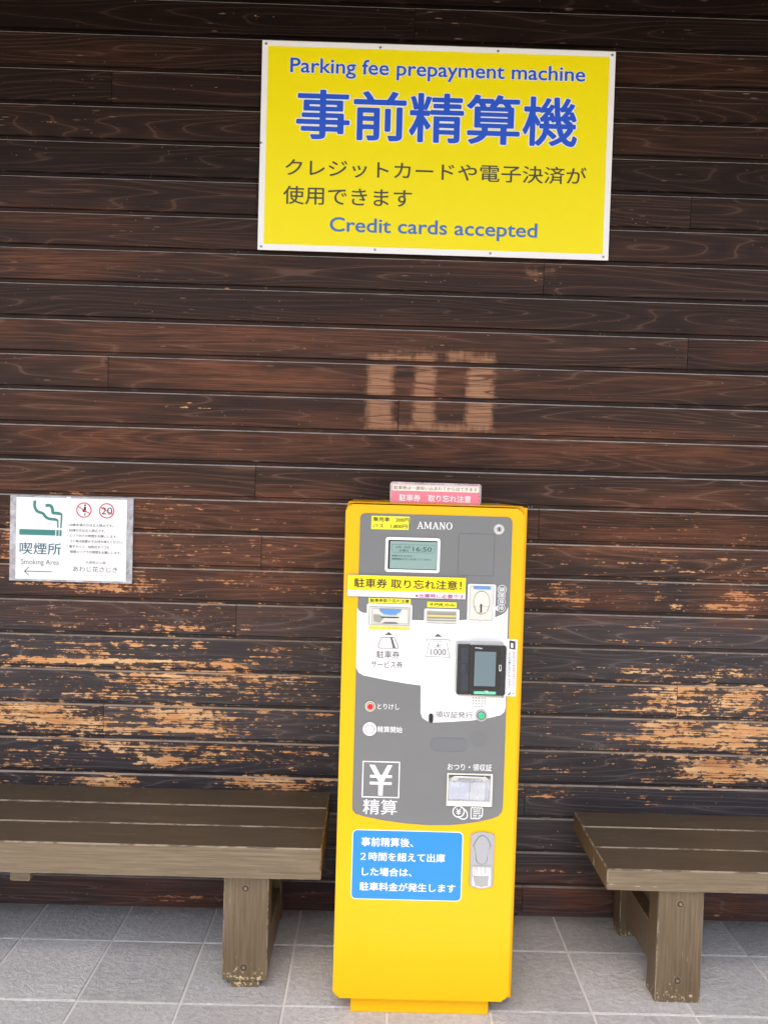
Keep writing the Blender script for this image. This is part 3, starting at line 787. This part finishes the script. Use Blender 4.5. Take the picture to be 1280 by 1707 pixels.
    b.stroke([W(723, 1067.6), W(727, 1069.8), W(731, 1070), W(736, 1068)], .0013, Y4)
    b.stroke([W(723.8, 1075), W(736.6, 1075.2)], .0015, Y4-.0001); b.stroke([W(730, 1071.5), W(729.8, 1079.5)], .0015, Y4-.0002)
    b.stroke([W(726, 1079.6), W(729.6, 1075.8)], .0013, Y4-.0003); b.stroke([W(733.8, 1079.8), W(730.2, 1075.8)], .0013, Y4-.0003)
    b.build('banknote_symbol', M['greyink'], panel)
    text('lettering', '1000', (718, 1081.4), (743, 1092.4), Y4, M['greyink'], panel, .008)
    # --- coin slot
    rr('slot_surround', (780, 973.2), (824.6, 1036), Y3, M['mwhite'], .005, .0008, panel)
    cs = rr('coin_slot', (784, 977), (820.2, 1034), Y3-.004, M['beige'], .001, .0045, root, .0007)
    frame('slot_edge', (783.6, 976.6), (820.6, 1034.4), Y3-.0044, M['greyink'], .0007, .001, .0004, cs)
    rr('blue_hood', (789.6, 977.6), (817.6, 982.6), Y3-.0065, M['cblue'], .0004, .003, cs, .0005)
    cx, cz = W(802, 1004); b = MB()
    dish = [(cx + .0235*math.cos(a)*(1 if abs(math.cos(a)) < .8 else .97), cz + .033*math.sin(a)) for a in [2*math.pi*i/32 for i in range(32)]]
    b.prism(dish, Y3-.0046, Y3-.004, 0); b.build('dish', M['cream'], cs)
    b = MB(); b.ring(dish, [(cx+(p[0]-cx)*.95, cz+(p[1]-cz)*.95) for p in dish], Y3-.0052, Y3-.0045); b.build('dish_rim', M['slotdk'], cs)
    b = MB(); b.prism([(cx-.020, cz-.010), (cx+.020, cz-.010), (cx+.014, cz-.026), (cx-.014, cz-.026)], Y3-.008, Y3-.0045, .001); b.build('coin_ramp', M['beige'], cs)
    rr('coin_gap', (800.6, 1007), (802.6, 1021.5), Y3-.0092, M['black'], .0005, .0012, cs)
    for s, u, v, r in (('500', 836.4, 982.6, 7.6), ('100', 835.6, 993, 6.4), ('50', 835.6, 1003, 6.4), ('10', 835, 1013.6, 6.6)):
        c_ = W(u, v); rw = r*.00168
        b = MB(); b.annulus(c_[0], c_[1], rw, rw*.90, Y1-.0005, Y1); o = b.build('coin_mark', M['pwhite'], panel)
        hw = .62 if len(s) == 3 else .52
        text('lettering', s, (u-r*hw, v-r*.45), (u+r*hw, v+r*.48), Y1-.0006, M['pwhite'], o, .02)
    poly('pointer_mark', ((823.5,1013.4),(829,1008.8),(828.8,1018.6)), Y3-.001, M['pwhite'], panel, flat=True)
    # --- top of the panel: price sticker, maker's name, display, lock, blank hatch
    lb = poly('price_sticker', ((619.3,859.6),(683,861.4),(682.6,871.8),(681.2,872),(680.8,883.2),(618.6,881.8)), Y1-.0005, M['lyellow'], root, .0005)
    text('lettering', '乗用車　200円', (622, 861.6), (682, 870.8), Y1-.0009, M['black'], lb, .016)
    text('lettering', 'バス　1,800円', (622, 872.6), (678.6, 881.6), Y1-.0009, M['black'], lb, .016)
    # slab-serif name built stroke by stroke
    x0, x1, z0, z1 = rect_at((695.4, 869.6), (754.6, 883), Y1); H = (z1-z0); b = MB(); yn = Y1-.0005; wN = .0032; se = .0012
    cw = (x1-x0)/5.2; X = x0
    def serif(xc, zc, ww=.0072): b.prism([(xc-ww/2, zc-se/2), (xc+ww/2, zc-se/2), (xc+ww/2, zc+se/2), (xc-ww/2, zc+se/2)], yn-.0001, 0, flat=True)
    for ch in 'AMANO':
        wc = cw*(1.15 if ch == 'M' else .9); m = X+wc/2; zt_, zb_ = z1-se/2, z0+se/2
        if ch == 'A':
            b.stroke([(X+.0022, z0), (m, z1)], .0020, yn); b.stroke([(m-.0004, z1), (X+wc-.0022, z0)], wN, yn-.0002)
            b.stroke([(m-.005, z0+H*.34), (m+.005, z0+H*.34)], .0014, yn-.0003); serif(X+.0025, zb_); serif(X+wc-.0028, zb_)
        elif ch == 'M':
            b.stroke([(X+.0030, z0), (X+.0030, z1)], .0020, yn); b.stroke([(X+.0034, z1), (m, z0+H*.1)], wN*.9, yn-.0002)
            b.stroke([(m, z0+H*.1), (X+wc-.0040, z1)], .0018, yn-.0003); b.stroke([(X+wc-.0038, z0), (X+wc-.0038, z1)], wN, yn-.0004)
            serif(X+.0026, zb_, .006); serif(X+wc-.0036, zb_, .007); serif(X+.0022, zt_, .005); serif(X+wc-.0032, zt_, .005)
        elif ch == 'N':
            b.stroke([(X+.0030, z0), (X+.0030, z1)], .0020, yn); b.stroke([(X+.0030, z1), (X+wc-.0030, z0)], wN, yn-.0002)
            b.stroke([(X+wc-.0030, z0), (X+wc-.0030, z1)], .0020, yn-.0003); serif(X+.0028, zb_, .006); serif(X+.002, zt_, .005); serif(X+wc-.003, zt_, .006)
        else:
            n = 28; oo = [(m + wc*.49*math.cos(2*math.pi*i/n), (z0+z1)/2 + H*.52*math.sin(2*math.pi*i/n)) for i in range(n)]
            ii = [(m + (wc*.49-.0033)*math.cos(2*math.pi*i/n), (z0+z1)/2 + (H*.52-.0014)*math.sin(2*math.pi*i/n)) for i in range(n)]
            b.ring(oo, ii, yn, yn+.0003)
        X += wc + cw*.09
    b.build('lettering', M['pwhite'], panel)
    ds = frame('display', (643, 895), (732.2, 955.5), Y1-.0030, M['mwhite'], .0075, .008, .003)
    rr('bezel', (647, 899), (729.4, 951.6), Y1-.0010, M['bezel'], .002, .0012, ds)
    sc = rr('screen', (650.6, 901.8), (727.2, 949.6), Y1-.0015, M['lcd'], .0008, .0005, ds)
    yl = Y1-.0019
    frame('screen_box', (653.6, 907), (724, 922.4), yl, M['lcdink'], .0007, .0025, .0003, ds)
    text('screen_lettering', '16:50', (688, 911.4), (719.4, 920), yl, M['lcdink'], ds, .012)
    text('screen_lettering', '6月 18日', (659.5, 910), (684, 914.4), yl, M['lcdink'], ds, .01)
    text('screen_lettering', '水曜日', (665, 915.4), (680.6, 919.8), yl, M['lcdink'], ds, .01)
    text('screen_lettering', '精算される方は', (653, 924.6), (687, 928.8), yl, M['lcdink'], ds, .012)
    text('screen_lettering', '精算開始ボタンを押してください', (653, 929.8), (719, 935), yl, M['lcdink'], ds, .012)
    c_ = W(831.2, 882.2); b = MB(); b.annulus(*c_, .0148, .0132, Y1-.0008, Y1, 28, 0); b.disc(*c_, .0128, Y1-.0035, Y1, 28, .0012, 0)
    b.disc(c_[0], c_[1], .0085, Y1-.0048, Y1-.003, 24, .0008, 1); b.prism([(c_[0]-.0016, c_[1]-.005), (c_[0]+.0016, c_[1]-.005), (c_[0]+.0016, c_[1]+.005), (c_[0]-.0016, c_[1]+.005)], Y1-.0051, Y1-.0046, 0, mi=2)
    b.build('lock', [M['chrome'], M['steel'], M['black']], root)
    ht = frame('hatch', (764.6, 889), (822.4, 960.6), Y1-.0004, M['ink'], .0007, .004, .0004)
    # --- big reminder sticker
    lb = rr('reminder_sticker', (579.3, 957.4), (775.8, 999.4), Y3-.003, M['pwhite'], .0005, .0010)
    x0, x1, z0, z1 = rect_at((579.3, 957.4), (775.8, 999.4), Y3-.003)
    b = MB(); zs = z0 + (z1-z0)*.29; b.prism([(x0+.0014, zs), (x1-.0014, zs), (x1-.0014, z1-.0012), (x0+.0014, z1-.0012)], Y3-.0034, 0, flat=True); b.build('yellow_band', M['lyellow2'], lb)
    b = MB(); b.ring([(x0,z0),(x1,z0),(x1,z1),(x0,z1)], [(x0+.0007,z0+.0007),(x1-.0007,z0+.0007),(x1-.0007,z1-.0007),(x0+.0007,z1-.0007)], Y3-.0033, Y3-.003); b.build('edge_line', M['midink'], lb)
    text('lettering', '駐車券 取り忘れ注意！', (590.4, 963.4), (769, 984), Y3-.0038, M['black'], lb, .013)
    text('lettering', '※出庫時に必要です', (692, 989.4), (773.6, 998.4), Y3-.0038, M['magenta'], lb, .014)
    # --- card reader
    yr = Y2 - .030
    rd = poly('card_reader', ((760,1068),(836,1070.2),(838.8,1074),(836.6,1158.6),(833,1160),(762,1156),(757.8,1150)), Y2-.022, M['rgrey'], root, .022, False, .003)
    left = rr('reader_slot_block', (763.2, 1074), (782.4, 1158), yr, M['rblack'], .003, .010, rd, .0015)
    for i in range(5):
        u = 769.2 + i*2.15
        for v0, v1 in ((1080, 1105.6), (1124, 1152.6)):
            rr('rib', (u, v0), (u+1.0, v1), yr-.0007, M['rdark'], .0003, .0008, rd)
    rr('rib', (768.6, 1107.4), (775.8, 1122), yr-.0005, M['rdark'], .0004, .0006, rd)
    rr('reader_block', (784.4, 1075.4), (841.4, 1160), yr-.004, M['rblack'], .005, .015, rd, .003)
    rr('reader_block', (783.6, 1069), (838.6, 1080), yr+.002, M['rgrey'], .002, .008, rd, .002)
    rr('reader_face', (787.4, 1078), (832.6, 1149.6), yr-.0046, M['bezel'], .002, .0008, rd)
    rr('reader_screen', (791.4, 1085.8), (824.8, 1144.4), yr-.0051, M['rscreen'], .0006, .0006, rd)
    rr('light_bar', (789.4, 1152.2), (826.2, 1157.8), yr-.0052, M['lgreen'], .0025, .0015, rd, .0006)
    text('lettering', 'ViVOpay', (791.4, 1079), (804, 1082.4), yr-.0052, M['pwhite'], rd, .015)
    b = MB(); b.stroke([W(828.4,1104), W(831.6,1104), W(831.6,1112), W(828.4,1112)], .0012, yr-.0052, True)
    for i in range(3): b.stroke([W(828.6+i*1.3, 1114.4-i*.3), W(829.3+i*1.3, 1110.8+i*.2-3*0)], .0008, yr-.0053-.0001*i)
    b.build('contactless_symbol', M['pwhite'], rd)
    b = MB()
    for i in range(3): b.stroke([W(804.5+i*2, 1145.6), W(806+i*2, 1148.8)], .0016, yr-.0052-.0001*i)
    b.build('wave_symbol', M['pwhite'], rd)
    c_ = W(834.4, 1155.6); b = MB(); b.annulus(*c_, .0036, .0024, yr-.0052, yr-.004, 18); b.build('reader_latch', M['rdark'], rd)
    # --- tall instruction sticker beside the reader
    lb = rr('instruction_sticker', (845.2, 1065.4), (858.9, 1161), YD-.0018, M['pwhite'], .0006, .0012)
    x0, x1, z0, z1 = rect_at((845.2, 1065.4), (858.9, 1161), YD-.0018)
    y5 = YD-.0022
    b = MB(); b.ring([W(848.5,1067), W(859-.4,1069), W(859-.6,1083), W(848.5,1081)], [W(851,1071.6), W(855,1072.2), W(855,1079.8), W(851,1079.4)], y5, y5+.0003); b.build('device_picture', M['ink'], lb)
    for s, uu, v0, n, mt in (('ここにカードをかざしてください', 847.6, 1087, 15, 'teal'), ('読み取り音が鳴るまでお待ちください', 854.6, 1087, 17, 'rink')):
        cu_v = (1149-v0)/n
        for i, ch in enumerate(s):
            text('lettering', ch, (uu-.12*i*.2, v0+i*cu_v*.98), (uu+3.0-.12*i*.2, v0+i*cu_v*.98+cu_v*.72), y5, M[mt], lb, .02)
    b = MB(); b.stroke([W(846.5,1158.6), W(850.5,1154)], .004, y5); b.stroke([W(853.5,1154.4), W(856,1157)], .003, y5); b.build('card_picture', M['teal'], lb)
    # --- speaker holes
    b = MB()
    for r_, n_ in ((0, 5), (1, 5), (2, 5), (3, 3)):
        for i in range(n_):
            u = 788.3 + (i + (1 if n_ == 3 else 0))*4.8; v = 1163 + r_*4.75 + (u-788)*.028
            c_ = W(u, v); b.disc(*c_, .0017, Y2-.0004, Y2, 10)
    b.build('speaker_grille', M['black'], panel)
    # --- buttons
    def button(u, v, ro, rm, ri, mr, md, mb, y):
        c_ = W(u, v); b = MB(); b.annulus(*c_, ro*.00168, rm*.00168, y-.004, y, 32, 0); b.annulus(*c_, rm*.00168, ri*.00168, y-.0028, y, 32, 1); b.disc(*c_, ri*.00168, y-.0062, y, 28, .0018, 2)
        return b.build('push_button', [M[mr], M[md], M[mb]], root)
    button(801.6, 1191.8, 10.2, 7.0, 5.9, 'zinc', 'bezel', 'green', Y2)['label'] = 'green push button in a grey ring'
    button(617.2, 1176.8, 8.6, 7.2, 6.2, 'cream', 'gap', 'redb', Y1)['label'] = 'red push button in a pale ring'
    button(616.2, 1214.4, 11.4, 7.6, 6.6, 'mwhite', 'ink', 'mwhite', Y1)['label'] = 'white push button in a wide white ring'
    text('lettering', '領収証発行', (726, 1185), (787.2, 1197.8), Y4, M['greyink'], panel, .010)
    text('lettering', 'とりけし', (629.4, 1172.8), (665.4, 1183.2), Y1-.0004, M['pwhite'], panel, .002)
    text('lettering', '精算開始', (629, 1210.4), (670.4, 1221.8), Y1-.0004, M['pwhite'], panel, .006)
    rr('stylus_hole', (714.7, 1189.6), (721.8, 1204.8), Y2-.0022, M['bezel'], .0058, .0022)
    sx = rr('sensor_window', (717.4, 1229.6), (779.2, 1253.4), Y1-.0004, M['greydk'], .0195, .0004, panel)
    frame('window_edge', (717, 1229.2), (779.6, 1253.8), Y1-.0006, M['greyink'], .0007, .0198, .0005, sx)
    b = MB(); g0 = W(797, 1231)
    for i in range(-5, 6):
        for j in range(-5, 6):
            if i*i + j*j <= 27: b.disc(g0[0]+i*.0047+(.0023 if j % 2 else 0), g0[1]+j*.0047, .00095, Y1-.0007, Y1, 8)
    b.build('speaker_grille', M['greydk'], panel)
    # --- yen box
    frame('yen_box', (604.6, 1268.4), (665, 1330.6), Y1-.0004, M['pwhite'], .0028, .0005, .0004, panel)
    b = MB(); yy = Y1-.0004
    b.prism([W(615.8,1274.2), W(624.6,1274.5), W(637.8,1298.6), W(631.2,1302.6)], yy, 0, flat=True)
    b.prism([W(646,1275), W(654,1275.2), W(639.4,1302.8), W(633,1298.8)], yy-.0001, 0, flat=True)
    b.prism([W(631,1297), W(638.8,1297), W(637.6,1325.6), W(630.2,1325.4)], yy-.0002, 0, flat=True)
    b.prism([W(616.8,1291), W(653.2,1292), W(653,1296.6), W(616.6,1295.6)], yy-.0003, 0, flat=True)
    b.prism([W(616.4,1302.4), W(652.8,1303.4), W(652.6,1308), W(616.2,1307)], yy-.0003, 0, flat=True)
    b.build('yen_symbol', M['pwhite'], panel)
    text('lettering', '精算', (605.4, 1332), (661.2, 1358.6), Y1-.0004, M['pwhite'], panel, .004)
    # --- change tray
    text('lettering', 'おつり・領収証', (745.8, 1272.2), (819.4, 1285.6), Y1-.0004, M['pwhite'], panel, .002)
    x0, x1, z0, z1 = rect_at((745.2, 1288), (819, 1343.6), Y1)
    tr = empty('x', (0, 0, 0)); bpy.data.objects.remove(tr)
    b = MB(); o_, i_ = [(x0,z0),(x1,z0),(x1,z1),(x0,z1)], [(x0+.0035,z0+.0135),(x1-.0055,z0+.0135),(x1-.0055,z1-.003),(x0+.0035,z1-.003)]
    b.ring(o_, i_, Y1-.006, Y1-.0001); tr = b.build('change_tray', M['cream'], root)
    b = MB(); b.box(i_[0][0], i_[1][0], Y1-.0009, Y1-.0004, i_[0][1], i_[2][1]); b.build('tray_back', M['greydk'], tr)
    zc = i_[0][1]; H = i_[2][1]-zc; Wd = i_[1][0]-i_[0][0]; xa = i_[0][0]
    b = MB(); b.box(xa+.002, xa+Wd*.50, Y1-.003, Y1-.001, zc+.003, zc+H*.70, .0015, 2)
    for i in range(1, 4): b.box(xa+Wd*.50*i/4+.001, xa+Wd*.50*i/4+.0022, Y1-.0042, Y1-.003, zc+.004, zc+H*.68)
    b.build('tray_cup', M['lav'], tr)
    b = MB(); b.box(xa+Wd*.52, xa+Wd*.88, Y1-.0026, Y1-.001, zc+.003, zc+H*.70, .002, 2); b.build('tray_cup', M['cup'], tr)
    b = MB(); b.box(xa+.001, xa+Wd-.001, Y1-.0055, Y1-.0048, zc+.001, zc+H*.86); b.build('flap', M['flap'], tr)
    b = MB(); b.box(xa+Wd*.12, xa+Wd*.88, Y1-.0085, Y1-.0058, zc+H*.875, zc+H*.955, .001, 2)
    for sgn, xx in ((1, xa+Wd*.05), (-1, xa+Wd*.95)):
        b.prism([(xx, zc+H*.88), (xx+sgn*Wd*.10, zc+H*.76), (xx+sgn*Wd*.19, zc+H*.88), (xx+sgn*Wd*.10, zc+H*.98)], Y1-.0095, Y1-.006, .0006)
    b.build('flap_hinge', M['chrome'], tr)
    b = MB(); b.box(xa+.001, xa+Wd-.001, Y1-.0066, Y1-.0056, zc+.0008, zc+.0028); b.box(xa+Wd*.545, xa+Wd*.56, Y1-.0066, Y1-.0056, zc+H*.64, zc+H*.86); b.build('flap_edge', M['chrome'], tr)
    b = MB(); c_ = W(764, 1352.4); c2 = W(768.8, 1355); rw = .0172
    b.annulus(*c_, rw, rw-.0026, Y1-.0006, Y1, 32)
    n = 20; oo = [(c2[0]+rw*math.cos(R(-128+228*i/n)), c2[1]+rw*math.sin(R(-128+228*i/n)-.35)) for i in range(n+1)]
    b.stroke(oo, .0026, Y1-.0004)
    for q0, q1 in (((760.6,1347.4),(764,1352)), ((767.4,1347.4),(764,1352)), ((764,1351.6),(763.8,1358)), ((760.4,1352.4),(767.6,1352.6)), ((760.2,1355),(767.4,1355.2))):
        b.stroke([W(*q0), W(*q1)], .0021, Y1-.0005 - .0001*(q0[0] % 3))
    b.build('coin_symbol', M['pwhite'], panel)
    b = MB()
    b.stroke([W(*p) for p in ((785,1345.8),(784.6,1364),(797.6,1364.5),(803.4,1359.6),(804,1346.6))], .0023, Y1-.0004)
    b.stroke([W(*p) for p in ((785,1346.6),(787.4,1345),(789.6,1347),(792,1345.2),(794.6,1347.2),(797,1345.4),(799.4,1347.4),(801.6,1345.6),(804,1347.4))], .0021, Y1-.0006)
    for v, e_ in ((1349.6, 800.6), (1352.6, 800.6), (1355.6, 800.4), (1358.6, 794.6), (1361.4, 794.6)): b.stroke([W(788, v), W(e_, v+.3)], .0019, Y1-.0005)
    b.stroke([W(797.4,1364), W(797.6,1358.8), W(803,1359)], .0017, Y1-.0007)
    b.build('receipt_symbol', M['pwhite'], panel)
    # --- blue notice
    lb = rr('blue_sticker', (587.6, 1382.2), (768.4, 1503), YD-.0010, M['pwhite'], .014, .0012)
    x0, x1, z0, z1 = rect_at((587.6, 1382.2), (768.4, 1503), YD-.0010); m = .0022
    b = MB(); b.prism(rrect(x0+m, x1-m, z0+m, z1-m, .012), YD-.0014, 0, flat=True); b.build('blue_face', M['sblue'], lb)
    for s, tl, br in (('事前精算後、', (602.4, 1395.2), (688.4, 1412.6)), ('２時間を超えて出庫', (601, 1420), (741.6, 1438)), ('した場合は、', (603.4, 1445.4), (686, 1461.8)), ('駐車料金が発生します', (599.6, 1470), (758.6, 1488.4))):
        text('lettering', s, tl, br, YD-.0020, M['pwhite'], lb, .014)
    # --- zinc latch handle
    def lens(tl, br, bulge, n=8):
        x0, x1, z0, z1 = rect_at(tl, br, YD); o = []
        for i in range(n+1):
            t = i/n; o.append((x0+(x1-x0)*t, z0 + bulge*(1-math.sin(math.pi*t)) if True else 0))
        for i in range(n+1):
            t = 1-i/n; o.append((x0+(x1-x0)*t, z1 - bulge*(1-math.sin(math.pi*t))))
        return o
    b = MB(); ol = lens((784.6, 1385.4), (821, 1480.4), .008); b.prism(ol, YD-.005, YD, .0018, 3); hd = b.build('latch_handle', M['zinc'], root)
    b = MB(); k = [W(*p) for p in ((803.4,1391.6),(808,1393),(812.6,1398),(816,1405),(816.4,1409),(813.4,1414.6),(811.6,1418),(811,1432),(808.6,1436.6),(802,1439),(796,1436.4),(792.8,1431.4),(793,1417.6),(790.4,1412),(789.8,1407.4),(792.4,1401),(798,1393.6))]
    b.prism(k, YD-.0075, YD-.005, .0012, 2); b.build('grip', M['zinc'], hd)
    b = MB(); kc = sum(p[0] for p in k)/len(k), sum(p[1] for p in k)/len(k)
    b.ring([(kc[0]+(p[0]-kc[0])*1.07, kc[1]+(p[1]-kc[1])*1.04) for p in k], k, YD-.0053, YD-.005); b.build('grip_gap', M['slotdk'], hd)
    b = MB(); b.stroke([W(785, 1441.4), W(819.6, 1442.2)], .0010, YD-.0053); b.stroke([W(786, 1407.6), W(789, 1407.8)], .001, YD-.0053); b.stroke([W(817.4, 1408.6), W(820.6, 1408.8)], .001, YD-.0053); b.build('seam', M['slotdk'], hd)
    x0, x1, z0, z1 = rect_at((787.4, 1443.6), (816.6, 1477.4), YD)
    b = MB(); b.prism(lens((787.6, 1443.6), (816.6, 1478.4), .006)[:9] + [(x1, z1), (x0, z1)], YD-.0056, YD-.005); b.build('latch_well', M['chrome'], hd)
    b = MB(); b.prism([W(*p) for p in ((788.6,1458),(814.4,1459),(811.6,1475),(802,1477.4),(792,1475))], YD-.0064, YD-.0056, .0008); b.build('latch_well_floor', M['steel'], hd)
    b = MB()
    for u in (790.4, 794.2, 801, 808): b.stroke([W(u, 1444), W(u-.4, 1457)], .0022, YD-.0062)
    b.stroke([W(787.8,1456.6), W(791,1475.6)], .002, YD-.0066); b.stroke([W(813.6,1457.4), W(811.8,1476)], .0022, YD-.0067); b.build('latch_rib', M['zinc'], hd)
build_machine()

# ------------------------------------------------------------------ pink laminated card standing on the machine's lid
def build_card():
    y = -.515
    x0, x1, z0, z1 = rect_at((650.6, 803), (801.4, 842), y); z0 = 1.4724
    z1 = (at(650.6, 803, y).z + at(801.4, 807, y).z)/2
    root = empty('laminated_notice', ((x0+x1)/2, y, z0))
    tag(root, 'small pink and white laminated notice standing on top of the yellow machine', 'notice')
    b = MB(); b.prism(rrect(x0, x1, z0, z1, .008), y, y+.0012); b.build('laminate', M['lam'], root)
    b = MB(); b.prism([(x0+.004, z0+.0005), (x1-.006, z0+.0005), (x1-.006, z1-.006), (x0+.004, z1-.006)], y-.0004, y-.0001); b.build('card', M['pink'], root)
    b = MB(); b.prism([(x0+.004, z1-.024), (x1-.006, z1-.024), (x1-.006, z1-.006), (x0+.004, z1-.006)], y-.0006, 0, flat=True); b.build('pale_band', M['ppink'], root)
    b = MB(); a = rect_at((655.4, 808.6), (797, 820.4), y); b.prism([(a[0], z1-.0245), (a[1], z1-.0245), (a[1], z1-.0100), (a[0], z1-.0100)], y-.0009, 0, flat=True); b.build('paper_strip', M['pcream'], root)
    text('lettering', '駐車券は一度吸い込まれてから出てきます', (656.4, 809.4), (795.4, 819.6), y-.0013, M['olive'], root, .018)
    text('lettering', '駐車券　取り忘れ注意', (665, 823.4), (784.4, 838.4), y-.0010, M['pwhite'], root, .016)
build_card()
